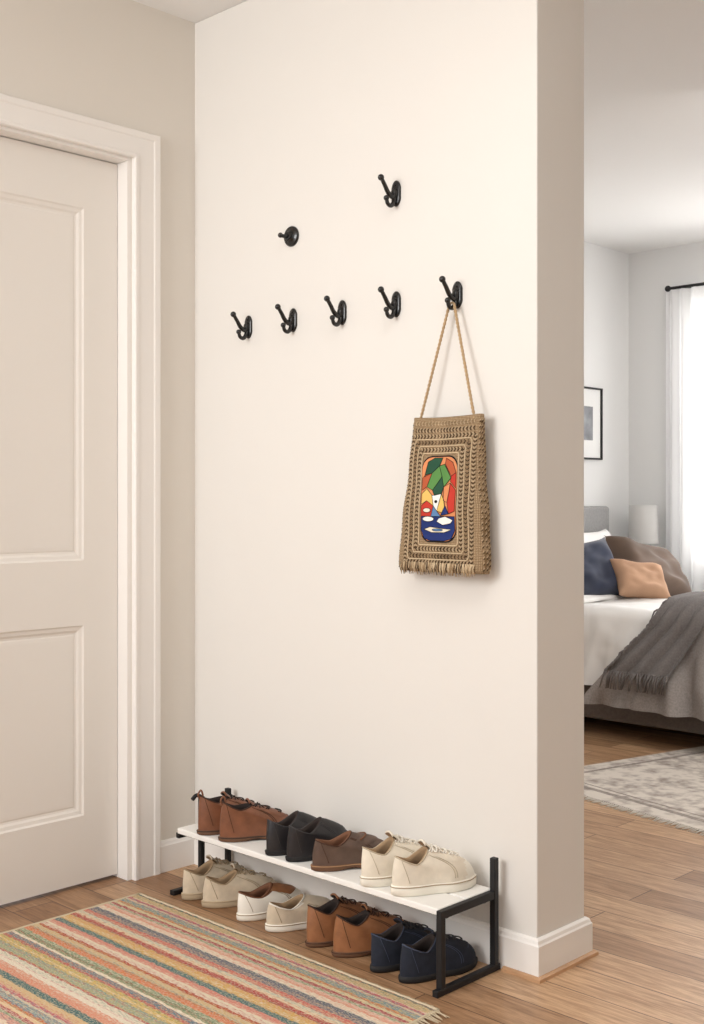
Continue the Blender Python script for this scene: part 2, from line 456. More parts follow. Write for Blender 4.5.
def elem(a, b, ang, ln, r, m, off=0.0004):
    da, db = math.cos(ang) * ln / 2, math.sin(ang) * ln / 2
    p0 = bagf(a - da, b - db, off); p1 = bagf(a, b, off + r * 0.5); p2 = bagf(a + da, b + db, off)
    o.tube([p0, p1, p2], [r * 0.4, r, r * 0.4], m, 5)
def braid_line(pa, pb, m1, m2, step=0.0050, w=0.0040, r=0.0014, ln=0.0082):
    pa = Vector((pa[0], pa[1])); pb = Vector((pb[0], pb[1]))
    L = (pb - pa).length; n = max(1, int(L / step)); d = (pb - pa) / L; nn = Vector((-d.y, d.x))
    base = math.atan2(d.y, d.x)
    for k in range(n):
        p = pa + d * (L * (k + 0.5) / n)
        mm = m1 if k % 2 == 0 else m2
        for sg in (1, -1):
            c = p + nn * (w * 0.6 * sg)
            elem(c.x, c.y, base + sg * 0.95 + random.uniform(-0.14, 0.14), ln * random.uniform(0.9, 1.1), r * random.uniform(0.85, 1.2), mm)
def brect(hw, b0, b1, m1, m2, **k):
    tp = hw * 0.92
    braid_line((-hw, b0), (hw, b0), m1, m2, **k); braid_line((hw, b0), (tp, b1), m1, m2, **k)
    braid_line((tp, b1), (-tp, b1), m1, m2, **k); braid_line((-tp, b1), (-hw, b0), m1, m2, **k)
def cord(hw, b0, b1, r, m):
    tp = hw * 0.92; pts = []
    for (p, q_) in [((-hw, b0), (hw, b0)), ((hw, b0), (tp, b1)), ((tp, b1), (-tp, b1)), ((-tp, b1), (-hw, b0))]:
        for k in range(24):
            t = 0.03 + 0.94 * k / 23
            pts.append(bagf(p[0] + (q_[0] - p[0]) * t, p[1] + (q_[1] - p[1]) * t, r * 0.6))
    pts.append(pts[0]); o.tube(pts, r, m, 6)
cord(0.0625, 0.069, 0.296, 0.0019, M_jl)
brect(0.0715, 0.060, 0.305, M_jd, M_jl)
cord(0.0800, 0.051, 0.314, 0.0016, M_jl)
brect(0.0885, 0.042, 0.323, M_jd, M_jm)
cord(0.0970, 0.034, 0.331, 0.0016, M_jl)
brect(0.1055, 0.027, 0.339, M_jd, M_jl)
braid_line((-0.094, 0.354), (0.094, 0.354), M_jd, M_jl); braid_line((-0.094, 0.371), (0.094, 0.371), M_jl, M_jm)
for i in range(110):
    a = -0.122 + 0.236 * i / 109
    j = random.uniform(-0.003, 0.003)
    o.tube([bagf(a, 0.026, 0.001), bagf(a + j, 0.012, 0.004 + random.uniform(0, 0.002)), bagf(a + 2 * j, random.uniform(-0.006, 0.002), 0.002)], [0.0015, 0.0013, 0.0007], random.choice([M_jl, M_jl, M_jm, M_jm, M_jd]), 5)
for sg in (1, -1):
    for dy in (-0.013, -0.002, 0.009):
        pts = [(bagc(b) + sg * bagw(b) * (0.985 if dy < -0.01 else 1.0), BYc + dy * bagd(b) / 0.026, BZ + b) for b in [0.01 + i * (BH - 0.02) / 80 for i in range(81)]]
        for k in range(0, 80):
            p = Vector(pts[k]); qd = Vector(pts[k + 1])
            o.tube([p + Vector((0, -0.0035, 0)), (p + qd) / 2 + Vector((sg * 0.0008, 0, 0)), qd + Vector((0, 0.0035, 0.002))], [0.0006, 0.0014, 0.0006], [M_jd, M_jl, M_jm][(k + int(dy > 0)) % 3], 5)
PA, PB0, PB1 = 0.057, 0.076, 0.290
def ap(u, v, off): return bagf(-PA + 2 * PA * u, PB0 + (PB1 - PB0) * v, off)
def rrect(inset):
    pts = []
    for cx, cy, a0 in [(1, 1, 0), (0, 1, 90), (0, 0, 180), (1, 0, 270)]:
        for k in range(6):
            a = math.radians(a0 + 18 * k)
            ru, rv = 0.26, 0.15
            pts.append(((1 - inset - ru if cx else inset + ru) + ru * math.cos(a), (1 - inset - rv if cy else inset + rv) + rv * math.sin(a)))
    return pts
def patch(uv, m, off, outline=True):
    n0 = []
    for (a, b) in zip(uv, list(uv[1:]) + [uv[0]]):
        k = max(1, int(math.hypot(a[0] - b[0], (a[1] - b[1]) * 1.9) / 0.12))
        for j in range(k): n0.append((a[0] + (b[0] - a[0]) * j / k, a[1] + (b[1] - a[1]) * j / k))
    cu = sum(p[0] for p in n0) / len(n0); cv = sum(p[1] for p in n0) / len(n0)
    rs = [[ap(u, v, 0.0) for u, v in n0]]
    for f in (1.0, 0.85, 0.7, 0.55, 0.4, 0.25, 0.1):
        rs.append([ap(cu + (u - cu) * f, cv + (v - cv) * f, off) for u, v in n0])
    o.rings(rs, m, False, False, True)
    if outline:
        o.tube([ap(u, v, off) for u, v in n0 + [n0[0]]], 0.0008, AM['black'], 5)
patch(rrect(0), AM['black'], 0.0012, False)
patch(rrect(0.016), AM['orange'], 0.0018, False)
P = 0.0024
patch([(0.04, 0.30), (0.96, 0.30), (0.97, 0.14), (0.88, 0.045), (0.70, 0.02), (0.30, 0.02), (0.12, 0.045), (0.03, 0.14)], AM['navy'], P)
patch([(0.10, 0.76), (0.18, 0.93), (0.34, 0.975), (0.56, 0.975), (0.48, 0.88), (0.30, 0.80)], AM['dgreen'], P)
patch([(0.04, 0.74), (0.04, 0.60), (0.18, 0.64), (0.30, 0.80), (0.12, 0.78)], AM['rust'], P)
patch([(0.18, 0.64), (0.30, 0.80), (0.48, 0.88), (0.56, 0.76), (0.34, 0.60)], AM['green'], P + 0.0006)
patch([(0.48, 0.88), (0.62, 0.90), (0.82, 0.74), (0.62, 0.64), (0.56, 0.76)], AM['green'], P + 0.0006)
patch([(0.34, 0.60), (0.56, 0.76), (0.62, 0.64), (0.58, 0.56), (0.40, 0.54)], AM['dgreen'], P + 0.0006)
patch([(0.66, 0.97), (0.86, 0.92), (0.96, 0.80), (0.82, 0.76), (0.64, 0.90)], AM['rust'], P)
patch([(0.96, 0.80), (0.96, 0.62), (0.80, 0.70), (0.82, 0.76)], AM['red'], P)
patch([(0.96, 0.60), (0.96, 0.36), (0.80, 0.33), (0.74, 0.46), (0.80, 0.68)], AM['red'], P)
patch([(0.62, 0.64), (0.80, 0.68), (0.74, 0.46), (0.64, 0.48)], AM['orange'], P + 0.0004)
patch([(0.04, 0.56), (0.18, 0.62), (0.34, 0.54), (0.40, 0.42), (0.20, 0.48), (0.04, 0.44)], AM['yellow'], P)
patch([(0.34, 0.54), (0.58, 0.56), (0.50, 0.36), (0.40, 0.42)], AM['white'], P + 0.0006)
patch([(0.58, 0.56), (0.66, 0.48), (0.72, 0.33), (0.50, 0.36)], AM['yellow'], P + 0.0008)
patch([(0.04, 0.42), (0.20, 0.48), (0.40, 0.42), (0.34, 0.30), (0.04, 0.30)], AM['red'], P)
patch([(0.40, 0.42), (0.50, 0.36), (0.60, 0.30), (0.34, 0.30)], AM['sky'], P + 0.0006)
def ell(cu, cv, ru, rv, m, off):
    patch([(cu + ru * math.cos(2 * math.pi * k / 16), cv + rv * math.sin(2 * math.pi * k / 16)) for k in range(16)], m, off)
ell(0.26, 0.27, 0.17, 0.030, AM['white'], P + 0.0012)
patch([(0.50, 0.24), (0.56, 0.28), (0.72, 0.30), (0.92, 0.26), (0.86, 0.22), (0.66, 0.20)], AM['white'], P + 0.0012)
ell(0.22, 0.37, 0.11, 0.026, AM['cream'], P + 0.0012)
patch([(0.12, 0.15), (0.32, 0.18), (0.60, 0.165), (0.88, 0.15), (0.70, 0.115), (0.36, 0.115)], AM['cream'], P + 0.0012)
ell(0.52, 0.145, 0.14, 0.013, AM['sky'], P + 0.0018)
patch([(0.60, 0.31), (0.80, 0.33), (0.70, 0.42)], AM['navy'], P + 0.0014)
ell(0.46, 0.47, 0.03, 0.014, AM['black'], P + 0.0014)
apex = Vector((1.042, -0.024, 1.607))
pl = Vector((bagc(BH) - 0.088, BYc - 0.006, BZ + BH - 0.012)); pr = Vector((bagc(BH) + 0.086, BYc - 0.006, BZ + BH - 0.012))
path = []
for i in range(41): path.append(pl.lerp(apex + Vector((-0.008, 0, -0.006)), i / 40))
path += [apex + Vector((-0.004, 0, -0.001)), apex, apex + Vector((0.004, 0, -0.001))]
for i in range(41): path.append((apex + Vector((0.008, 0, -0.006))).lerp(pr, i / 40))
fine = smoothpath(path, 3)
for st in (0, math.pi):
    pts = []
    for i, p in enumerate(fine):
        a = i * 0.75 + st
        pts.append(p + Vector((math.cos(a) * 0.0018, math.sin(a) * 0.0018, 0)))
    o.tube(pts, 0.0024, M_rope, 6)
for e in (pl, pr):
    o.sphere(e + Vector((0, 0, 0.006)), 0.006, M_rope)
o.finish(recalc=True)

# ---------------------------------------------------------------- shoe rack
o = B('shoe_rack')
SZ = 0.190
o.box((0.205, -0.226, SZ - 0.016), (1.168, -0.125, SZ), M_shelf, 0.003)
o.box((0.205, -0.121, SZ - 0.016), (1.168, -0.022, SZ), M_shelf, 0.003)
t = 0.008
xr = 1.179
def bar(lo, hi): o.box(lo, hi, M_rackb, 0.002)
bar((xr - t, -0.238, 0.014), (xr + t, -0.222, SZ - 0.016))
bar((xr - t, -0.040, 0.014), (xr + t, -0.024, 0.268))
bar((xr - t + .0005, -0.238, SZ - 0.018), (xr + t - .0005, -0.041, SZ + 0.001))
bar((xr - t + .0005, -0.252, 0), (xr + t + .0005, -0.018, 0.0155))
xl = 0.190
bar((xl, -0.140, 0.012), (xl + 2 * t, -0.126, 0.262))
bar((xl, -0.040, 0.012), (xl + 2 * t, -0.026, 0.268))
bar((xl + .001, -0.220, SZ - 0.032), (xl + 2 * t - .001, -0.028, SZ - 0.0165))
bar((xl - .001, -0.240, 0), (xl + 2 * t + .001, -0.018, 0.014))
o.tube(smoothpath([(xl + t, -0.128, 0.256), (xl + t, -0.150, 0.268), (xl + t, -0.166, 0.258)], 4), 0.006, M_rackb, 8)
o.box((0.205, -0.200, SZ - 0.028), (1.17, -0.190, SZ - 0.0165), M_rackb, 0.002)
o.box((0.205, -0.060, SZ - 0.028), (1.17, -0.050, SZ - 0.0165), M_rackb, 0.002)
o.finish()

# ---------------------------------------------------------------- shoes
def lerp(a, b, t): return a + (b - a) * t
def interp(tab, t):
    for (a, va), (b, vb) in zip(tab, tab[1:]):
        if t <= b:
            k = (t - a) / (b - a); k = k * k * (3 - 2 * k)
            return lerp(va, vb, k)
    return tab[-1][1]
WT = [(0, 0.031), (0.15, 0.033), (0.42, 0.033), (0.68, 0.044), (0.85, 0.042), (1, 0.029)]

def shoe(name, x, yheel, z, yaw, side, L=0.222, W=1.0, sole_h=0.016, zs=0.055, zh=0.075, zf=0.075, toe=0.046,
         y0=0.03, y1=0.50, rx=0.028, up=None, lin=None, sole=None, laces=0, lace_m=None, tongue=False, saddle=None,
         toecap=None, tab=False, foxing=None, heelpatch=None, collar=None, welt=None, seam=None, facing=None, tassel=False, heel=0.0, lr=0.0016):
    o = B(name)
    N = 56
    def S(th, k=1.0):
        c, s_ = math.cos(th), math.sin(th)
        t = 0.5 + 0.5 * c
        w = interp(WT, t) * W
        e = 0.72 if c > 0 else 0.72 + 0.26 * min(1, -c * 1.5)
        xx = w * (abs(s_) ** e) * (1 if s_ >= 0 else -1)
        if c < -0.3: xx *= 1 + 0.35 * (-c - 0.3) * abs(s_)
        xx += side * 0.008 * (t ** 2 - 0.3)
        return Vector((xx * k, L * (0.5 + 0.5 * c * k), 0))
    def R(th):
        c, s_ = math.cos(th), math.sin(th)
        yc, ry = L * (y0 + y1) / 2, L * (y1 - y0) / 2
        zz = lerp(zs, zf, c ** 1.4) if c > 0 else lerp(zs, zh, (-c) ** 1.4)
        return Vector((rx * W * s_ * (1.0 - 0.12 * c) + side * 0.002, yc + ry * c, zz))
    def surf(th, t, off=0.0):
        s0 = S(th); r = R(th); c = max(0.0, math.cos(th)) ** 0.8
        p0 = s0 + Vector((0, 0, sole_h * 0.6))
        p1 = S(th, 1.03); p1.z = sole_h + lerp(r.z * 0.42, toe * 0.82, c)
        k = lerp(0.62, 0.42, c)
        p2 = s0.lerp(Vector((r.x, r.y, 0)), k); p2.z = lerp(r.z * 0.9, max(toe * 1.10, r.z * 0.74), c)
        a = 1 - t
        p = p0 * a ** 3 + p1 * 3 * a * a * t + p2 * 3 * a * t * t + r * t ** 3
        if off:
            cen = Vector((0, lerp(L * 0.35, L * 0.65, 0.5 + 0.5 * math.cos(th)), p.z * 0.35))
            p = p + (p - cen).normalized() * off
        return p
    MR = 14
    ths = [2 * math.pi * i / N for i in range(N)]
    def crease(th, k):
        c = math.cos(th)
        if c < 0.2: return Vector((0, 0, 0.0006 * math.sin(th * 5 + k)))
        p = surf(th, k / MR)
        return Vector((0, 0, 0.0011 * math.sin(p.y * 420 + side) * math.exp(-((p.y / L - 0.68) / 0.07) ** 2)))
    rings = [[surf(th, k / MR) + crease(th, k) for th in ths] for k in range(MR + 1)]
    def mf(k, i):
        th = ths[i]
        if k >= MR: return collar if (collar and k < MR + 1) else lin
        p = surf(th + math.pi / N, (k + 0.5) / MR)
        if toecap and p.y > L * 0.82 and p.z < toe * 1.2: return toecap
        if foxing and k < 1: return foxing
        if heelpatch and p.y < L * 0.10: return heelpatch
        if collar and k >= MR - 1: return collar
        return up
    def Rin(th, d, dz):
        r = R(th); cen = Vector((0, L * (y0 + y1) / 2, 0)); v = Vector((r.x, r.y, 0)) - cen
        v = v * (1 - d / max(0.01, v.length)); return Vector((cen.x + v.x, cen.y + v.y, r.z + dz))
    rings.append([Rin(th, 0.0015, 0.0018) for th in ths])
    rings.append([Rin(th, 0.0045, 0.0008) for th in ths])
    rings.append([Rin(th, 0.006, -0.010) for th in ths])
    def insole(th, k):
        s0 = S(th, k); s0.y = min(s0.y, L * (y1 + 0.12)); s0.z = sole_h + 0.006; return s0
    rings.append([Rin(th, 0.003, 0) .lerp(insole(th, 0.8), 0.7) for th in ths])
    rings.append([insole(th, 0.78) for th in ths])
    o.rings(rings, up, True, False, True, mfn=mf)
    so = sole if sole else up
    def bz(th):
        if not heel: return 0.0
        t = 0.5 + 0.5 * math.cos(th)
        return heel * max(0.0, 1 - abs((t - 0.42) / 0.16)) if 0.26 < t < 0.58 else 0.0
    def sr(k, z, b=0): return [S(th, k) + Vector((0, 0, z + (bz(th) if b else 0))) for th in ths]
    o.rings([sr(0.99, 0.0, 1), sr(1.035, 0.003, 1), sr(1.045, max(0.0045, sole_h * 0.6)), sr(1.042, sole_h), sr(1.0, sole_h + 0.002), sr(0.9, sole_h + 0.002)], so, True, True, True)
    if welt:
        o.tube([S(th, 1.04) + Vector((0, 0, sole_h * 0.92)) for th in ths + [0.0]], 0.0014, welt, 5)
    if seam:
        for sg in (1, -1):
            for dd in (0, 0.07):
                o.tube([surf(sg * (lerp(0.75, 1.15, j / 12) + dd), lerp(0.97, 0.16, j / 12), 0.0006) for j in range(13)], 0.0008, seam, 4)
            o.tube([surf(sg * (math.pi - lerp(0.55, 0.8, j / 10)), lerp(0.98, 0.14, j / 10), 0.0006) for j in range(11)], 0.0008, seam, 4)
        o.tube([R(th) + Vector((0, 0, 0.0006)) for th in ths + [0.0]], 0.0016, seam if not collar else collar, 5)
        if not saddle and not toecap:
            o.tube([surf(lerp(-0.62, 0.62, j / 14), 0.46 - 0.06 * abs(j / 7 - 1), 0.0006) for j in range(15)], 0.0008, seam, 4)
    if saddle:
        m_, ta, tb, aw = saddle
        def fs(u, v):
            th = lerp(-aw, aw, u); tt = lerp(ta, tb, v)
            e = 0.0026 * min(1, 6 * min(u, 1 - u) + 0.2) * min(1, 6 * min(v, 1 - v) + 0.2)
            return surf(th, tt, 0.0006 + e)
        o.grid(fs, 16, 6, m_)
    if facing:
        for sg in (1, -1):
            def ff2(u, v):
                th = sg * lerp(0.22, 0.85, u); tt = lerp(0.50, 0.99, v)
                e = 0.0020 * min(1, 6 * min(u, 1 - u) + 0.2) * min(1, 6 * min(v, 1 - v) + 0.2)
                return surf(th, tt, 0.0005 + e)
            o.grid(ff2, 6, 12, facing)
    if laces:
        lm = lace_m or lin
        for k in range(laces):
            tt = lerp(0.60, 0.95, k / max(1, laces - 1))
            aw = lerp(0.42, 0.66, k / max(1, laces - 1))
            for sg in (1, -1):
                pts = [surf(lerp(-aw, aw, j / 8), tt + sg * 0.035 * (j / 8 - 0.5), 0.0040) for j in range(9)]
                o.tube(pts, lr, lm, 6)
        pb = surf(0, 0.93, 0.005)
        for sg in (1, -1):
            o.tube(smoothpath([pb, pb + Vector((sg * 0.010, 0.004, 0.001)), pb + Vector((sg * 0.019, 0.0, -0.010)), pb + Vector((sg * 0.012, -0.005, -0.004)), pb], 4), lr * 0.9, lm, 6)
            o.tube(smoothpath([pb, pb + Vector((sg * 0.010, 0.010, -0.004)), pb + Vector((sg * 0.016, 0.018, -0.014))], 4), lr * 0.85, lm, 6)
    if tongue:
        r0 = R(0)
        def ft(u, v):
            w = lerp(0.012, 0.017, v); a = (u - 0.5) * 2
            return Vector((a * w, r0.y + lerp(0.022, -0.012, v), r0.z + lerp(-0.012, 0.014, v) - 0.007 * a * a))
        def ft2(u, v):
            p = ft(u, v); p.y -= 0.004; p.z -= 0.002; return p
        o.grid(ft, 8, 6, up); o.grid(ft2, 8, 6, lin)
        o.tube([ft(i / 8, 1) + Vector((0, -0.002, 0)) for i in range(9)], 0.0026, up, 6)
    if tassel:
        o.tube([surf(lerp(-0.8, 0.8, j / 12), 0.80, 0.004) for j in range(13)], 0.0022, lin, 6)
    if tab:
        r0 = R(math.pi)
        o.tube(smoothpath([r0 + Vector((0, 0.002, -0.012)), r0 + Vector((0, -0.006, 0.004)), r0 + Vector((0, 0.002, 0.016)), r0 + Vector((0, 0.008, 0.002)), r0 + Vector((0, 0.006, -0.010))], 4), 0.0026, up, 6)
    return o.finish(loc=(x, yheel, z), rz=yaw)

def leather(name, c, r=0.42, n=0.22): return mat(name, c, r, nscale=26, namt=n, bump=0.35, bscale=140)
L_brown = leather('leather_cognac', (124, 78, 54)); L_brown2 = leather('leather_tan', (150, 100, 66))
L_black = leather('leather_black', (36, 34, 36), 0.4); L_dk = leather('leather_dark_brown', (90, 70, 59), 0.5)
L_navy = mat('canvas_navy', (32, 37, 50), 0.9, nscale=60, namt=0.2, bump=0.4, bscale=500)
L_cream = mat('canvas_cream', (232, 222, 204), 0.85, nscale=50, namt=0.05, bump=0.35, bscale=600)
L_suede = mat('suede_beige', (206, 190, 166), 0.95, nscale=40, namt=0.1, bump=0.3, bscale=400, sheen=0.3)
L_white = mat('leather_offwhite', (236, 230, 218), 0.55, bump=0.1, bscale=200)
L_rub = mat('rubber_white', (240, 234, 220), 0.55); L_rubb = mat('rubber_black', (26, 25, 26), 0.7)
L_rubt = mat('rubber_tan', (106, 74, 52), 0.7)
L_lind = mat('lining_dark', (46, 36, 32), 0.9); L_lint = mat('lining_tan', (160, 133, 102), 0.9); L_linb = mat('lining_brown', (116, 76, 52), 0.8)
L_gum = mat('rubber_beige', (182, 162, 134), 0.7)
L_st = mat('stitch_tan', (170, 132, 96), 0.9); L_std = mat('stitch_dark', (70, 44, 30), 0.9); L_stb = mat('stitch_beige', (160, 140, 112), 0.9)
L_stk = mat('stitch_black', (60, 58, 60), 0.8); L_stc = mat('stitch_cream', (190, 176, 152), 0.9); L_stn = mat('stitch_navy', (64, 72, 92), 0.9)
T = SZ + 0.0005
yt = -0.228
for i, (xx, ya) in enumerate([(0.303, -0.24), (0.398, -0.40)]):
    shoe('brown_ankle_boot', xx, yt, T, ya, [-1, 1][i], L=0.220, zs=0.086, zh=0.106, zf=0.094, toe=0.050, y1=0.42, sole_h=0.012, up=L_brown, lin=L_lind, sole=L_rubt,
         laces=3, lace_m=L_lind, tongue=True, tab=True, welt=L_lind, seam=L_std, facing=L_brown, heel=0.006)
for i, (xx, ya) in enumerate([(0.582, -0.20), (0.664, -0.22)]):
    shoe('black_slip_on_shoe', xx, yt + 0.004, T, ya, [-1, 1][i], L=0.196, W=0.88, zs=0.070, zh=0.090, zf=0.100, toe=0.054, sole_h=0.012, up=L_black, lin=L_lind, sole=L_rubb,
         saddle=(L_black, 0.50, 0.98, 0.75), welt=L_rubb, seam=L_stk, heel=0.006)
shoe('brown_loafer', 0.764, yt - 0.002, T, -0.38, 1, L=0.222, zs=0.062, zh=0.076, zf=0.088, toe=0.050, sole_h=0.014, up=L_dk, lin=L_linb, sole=L_rubt,
     saddle=(L_dk, 0.60, 0.86, 1.0), welt=L_st, y1=0.46, seam=L_std, tassel=True, heel=0.006)
for i, (xx, ya) in enumerate([(0.932, -0.28), (1.034, -0.34)]):
    shoe('canvas_sneaker', xx, yt - 0.002, T, ya, [-1, 1][i], L=0.218, zs=0.074, zh=0.090, zf=0.106, toe=0.050, sole_h=0.023, up=L_cream, lin=L_lint, sole=L_rub,
         laces=5, lace_m=L_white, tongue=True, toecap=L_rub, y1=0.42, seam=L_stc, welt=L_stb, facing=L_cream, lr=0.0021)
yb = -0.240
for i, (xx, ya) in enumerate([(0.250, -0.16), (0.341, -0.38)]):
    shoe('suede_oxford_shoe', xx, yb, 0.0005, ya, [-1, 1][i], L=0.224, zs=0.064, zh=0.082, zf=0.094, toe=0.048, sole_h=0.018, up=L_suede, lin=L_lint, sole=L_gum,
         laces=3, lace_m=L_stb, tongue=True, y1=0.44, welt=L_stb, seam=L_stb, facing=L_suede)
for i, (xx, ya) in enumerate([(0.486, -0.20), (0.603, -0.30)]):
    shoe('two_tone_slip_on_shoe', xx, yb, 0.0005, ya, [-1, 1][i], L=0.208, zs=0.056, zh=0.072, zf=0.080, toe=0.046, sole_h=0.018, up=L_suede if i else L_white, lin=L_linb if i == 0 else L_lint, sole=L_rub,
         saddle=(L_brown2 if i == 0 else L_suede, 0.5, 0.98, 0.9), y1=0.50, collar=L_linb if i == 0 else L_white, seam=L_stb, welt=L_stb)
for i, (xx, ya) in enumerate([(0.752, -0.22), (0.848, -0.38)]):
    shoe('tan_leather_shoe', xx, yb, 0.0005, ya, [-1, 1][i], L=0.228, zs=0.078, zh=0.100, zf=0.102, toe=0.055, sole_h=0.012, up=L_brown2, lin=L_lind, sole=L_rubt,
         laces=3, lace_m=L_std, tongue=True, y1=0.42, welt=L_std, seam=L_std, facing=L_brown2, heel=0.006)
for i, (xx, ya) in enumerate([(0.978, -0.14), (1.073, -0.17)]):
    shoe('navy_canvas_shoe', xx, yb - 0.004, 0.0005, ya, [-1, 1][i], L=0.220, zs=0.068, zh=0.086, zf=0.094, toe=0.052, sole_h=0.014, up=L_navy, lin=L_lind, sole=L_rubb,
         laces=4, lace_m=L_stk, tongue=True, y1=0.44, seam=L_stn, facing=L_navy)

# ---------------------------------------------------------------- striped rug
o = B('striped_area_rug')
RX0, RX1, RY0, RY1 = 0.135, 1.235, -1.6, -0.305
def rz_(x, y): return 0.006 + 0.0015 * noise.noise(Vector((x * 5, y * 9, 0)))
def edge(y): return 0.004 * noise.noise(Vector((y * 20, 3, 0)))
o.grid(lambda u, v: Vector((lerp(RX0 + edge(v * 1.3), RX1 + edge(v * 1.3 + 5), u), lerp(RY0, RY1, v), rz_(lerp(RX0, RX1, u), lerp(RY0, RY1, v)))), 40, 90, M_rug)
for (xa, ya, xb, yb_) in [(RX0, RY1, RX1, RY1), (RX1, RY0, RX1, RY1), (RX0, RY0, RX0, RY1), (RX0, RY0, RX1, RY0)]:
    n = 60
    o.tube([(lerp(xa, xb, i / n) + 0.001 * math.sin(i * 1.7), lerp(ya, yb_, i / n) + 0.001 * math.sin(i * 2.3), 0.0048) for i in range(n + 1)], 0.0042, M_fringe, 6)
for side_x in (RX0, RX1):
    sg = -1 if side_x == RX0 else 1
    ln = 0.035 if sg > 0 else 0.008
    for i in range(170):
        y = lerp(RY0, RY1, (i + 0.5) / 170); j = random.uniform(-0.005, 0.005)
        o.tube([(side_x, y, 0.006), (side_x + sg * ln * 0.5, y + j, 0.004), (side_x + sg * ln * random.uniform(0.8, 1.1), y + 1.5 * j, 0.002)], [0.002, 0.0016, 0.001], M_fringe, 4)
for i in range(170):
    x = lerp(RX0, RX1, (i + 0.5) / 170); j = random.uniform(-0.004, 0.004)
    o.tube([(x, RY1, 0.005), (x + j, RY1 + random.uniform(0.008, 0.018), 0.002)], [0.0018, 0.0008], M_fringe, 4)
o.finish(recalc=True)

# ---------------------------------------------------------------- bedroom
o = B('bedroom_rug')
o.box((0, 0, 0), (2.2, 1.60, 0.009), M_bedrug, 0.002)
M_rb = mat('rug_border', (150, 140, 132), 0.95, nscale=60, namt=0.3)
o.box((0.08, 0.08, 0.0085), (2.12, 0.105, 0.0095), M_rb)
o.box((0.08, 0.13, 0.0085), (2.12, 0.138, 0.0095), M_rb)
o.box((0.08, 0.14, 0.0085), (0.10, 1.47, 0.0095), M_rb)
M_bfr = mat('bedroom_rug_fringe', (212, 205, 194), 0.95)
for i in range(220):
    x = 2.2 * (i + 0.5) / 220; j = random.uniform(-0.006, 0.006)
    o.tube([(x, 0.002, 0.006), (x + j, -0.018, 0.004), (x + 2 * j, -0.036, 0.002)], [0.0026, 0.002, 0.001], M_bfr, 4)
o.finish(loc=(0.07, 1.60, 0.0), rz=math.radians(-13))

M_bedf = mat('bed_upholstery_taupe', (104, 94, 88), 0.9, nscale=80, namt=0.12, bump=0.3, bscale=500)
M_head = mat('headboard_linen_grey', (152, 151, 150), 0.9, nscale=80, namt=0.08, bump=0.3, bscale=500)
M_duvet = mat('duvet_white_cotton', (238, 236, 233), 0.9)
M_throw = mat('throw_grey', (150, 143, 139), 0.95, nscale=120, namt=0.15, bump=0.5, bscale=400)
M_throwd = mat('throw_charcoal', (116, 111, 109), 0.95, nscale=120, namt=0.15, bump=0.5, bscale=400)
P_navy = mat('velvet_navy', (42, 49, 70), 0.85, sheen=0.3, nscale=8, namt=0.25); P_rust = mat('linen_peach_tan', (184, 146, 118), 0.9, bump=0.3, bscale=400, nscale=8, namt=0.1)
P_brown = mat('velvet_taupe_brown', (96, 77, 64), 0.85, sheen=0.2, nscale=8, namt=0.2); P_white = mat('pillow_white', (240, 238, 236), 0.9)
b_x0, b_x1, b_y0, b_y1 = -0.79, 1.18, 2.58, 3.62
bed = bpy.data.objects.new('bed', None); bpy.context.collection.objects.link(bed)
o = B('bed_frame')
o.box((b_x0, b_y0 + 0.015, 0.07), (b_x1, b_y1 - 0.015, 0.235), M_bedf, 0.015)
for lx in (b_x0 + 0.08, b_x1 - 0.12):
    for ly in (b_y0 + 0.06, b_y1 - 0.1):
        o.box((lx, ly, 0.0095 if lx > 0 else 0), (lx + 0.05, ly + 0.05, 0.08), M_rackb, 0.004)
o.finish(parent=bed)
o = B('headboard')
o.box((-0.845, b_y0 - 0.02, 0.05), (-0.785, b_y1 + 0.03, 1.085), M_head, 0.018, 3)
o.finish(parent=bed)
o = B('mattress')
o.box((b_x0 + 0.005, b_y0 + 0.03, 0.235), (b_x1 - 0.02, b_y1 - 0.03, 0.57), M_duvet, 0.05, 3)
o.finish(parent=bed)
BT = 0.612
def drape(x, l, top=0.95):
    fr = b_y0 - 0.006; rr = 0.05
    if l < top - rr:
        p = Vector((x, fr + (top - l), BT)); n = Vector((0, 0, 1))
    elif l < top + rr * 0.57:
        a = (l - (top - rr)) / rr
        p = Vector((x, fr + rr - rr * math.sin(a), BT - rr + rr * math.cos(a))); n = Vector((0, -math.sin(a), math.cos(a)))
    else:
        d = l - (top + rr * 0.57)
        p = Vector((x, fr, BT - rr - d)); n = Vector((0, -1, 0))
    return p, n
def nz(x, y, s): return noise.noise(Vector((x * s, y * s, 1.7)))
def folds(x, l):
    h = max(0, l - 0.93)
    return h * (0.10 * abs(nz(x + 0.15 * l, 0.3 + 0.25 * l, 7.0)) + 0.05 * (0.5 + 0.5 * math.sin(x * 34 + 5 * nz(x, l, 2.5))))
o = B('duvet')
def fd(u, v):
    x = lerp(-0.42, b_x1 + 0.01, u); l = lerp(0.0, 1.30, v)
    p, n = drape(x, l)
    d = 0.026 * nz(x, l, 3.5) + 0.012 * abs(nz(x + 5, l, 8)) + 1.6 * folds(x + 3, l)
    return p + n * (0.006 + d)
o.grid(fd, 130, 80, M_duvet)
o.finish(parent=bed, recalc=False)
o = B('duvet_foldback')
def ff(u, v):
    l = lerp(0.02, 1.16, v)
    a = u * math.pi * 2
    p, n = drape(-0.40 + 0.10 * math.cos(a), l)
    return p + n * (0.016 + 0.022 * math.sin(a) + 0.006 * nz(u * 2, l, 7))
o.grid(ff, 20, 60, M_duvet, cu=True)
o.finish(parent=bed)
o = B('throw_blanket')
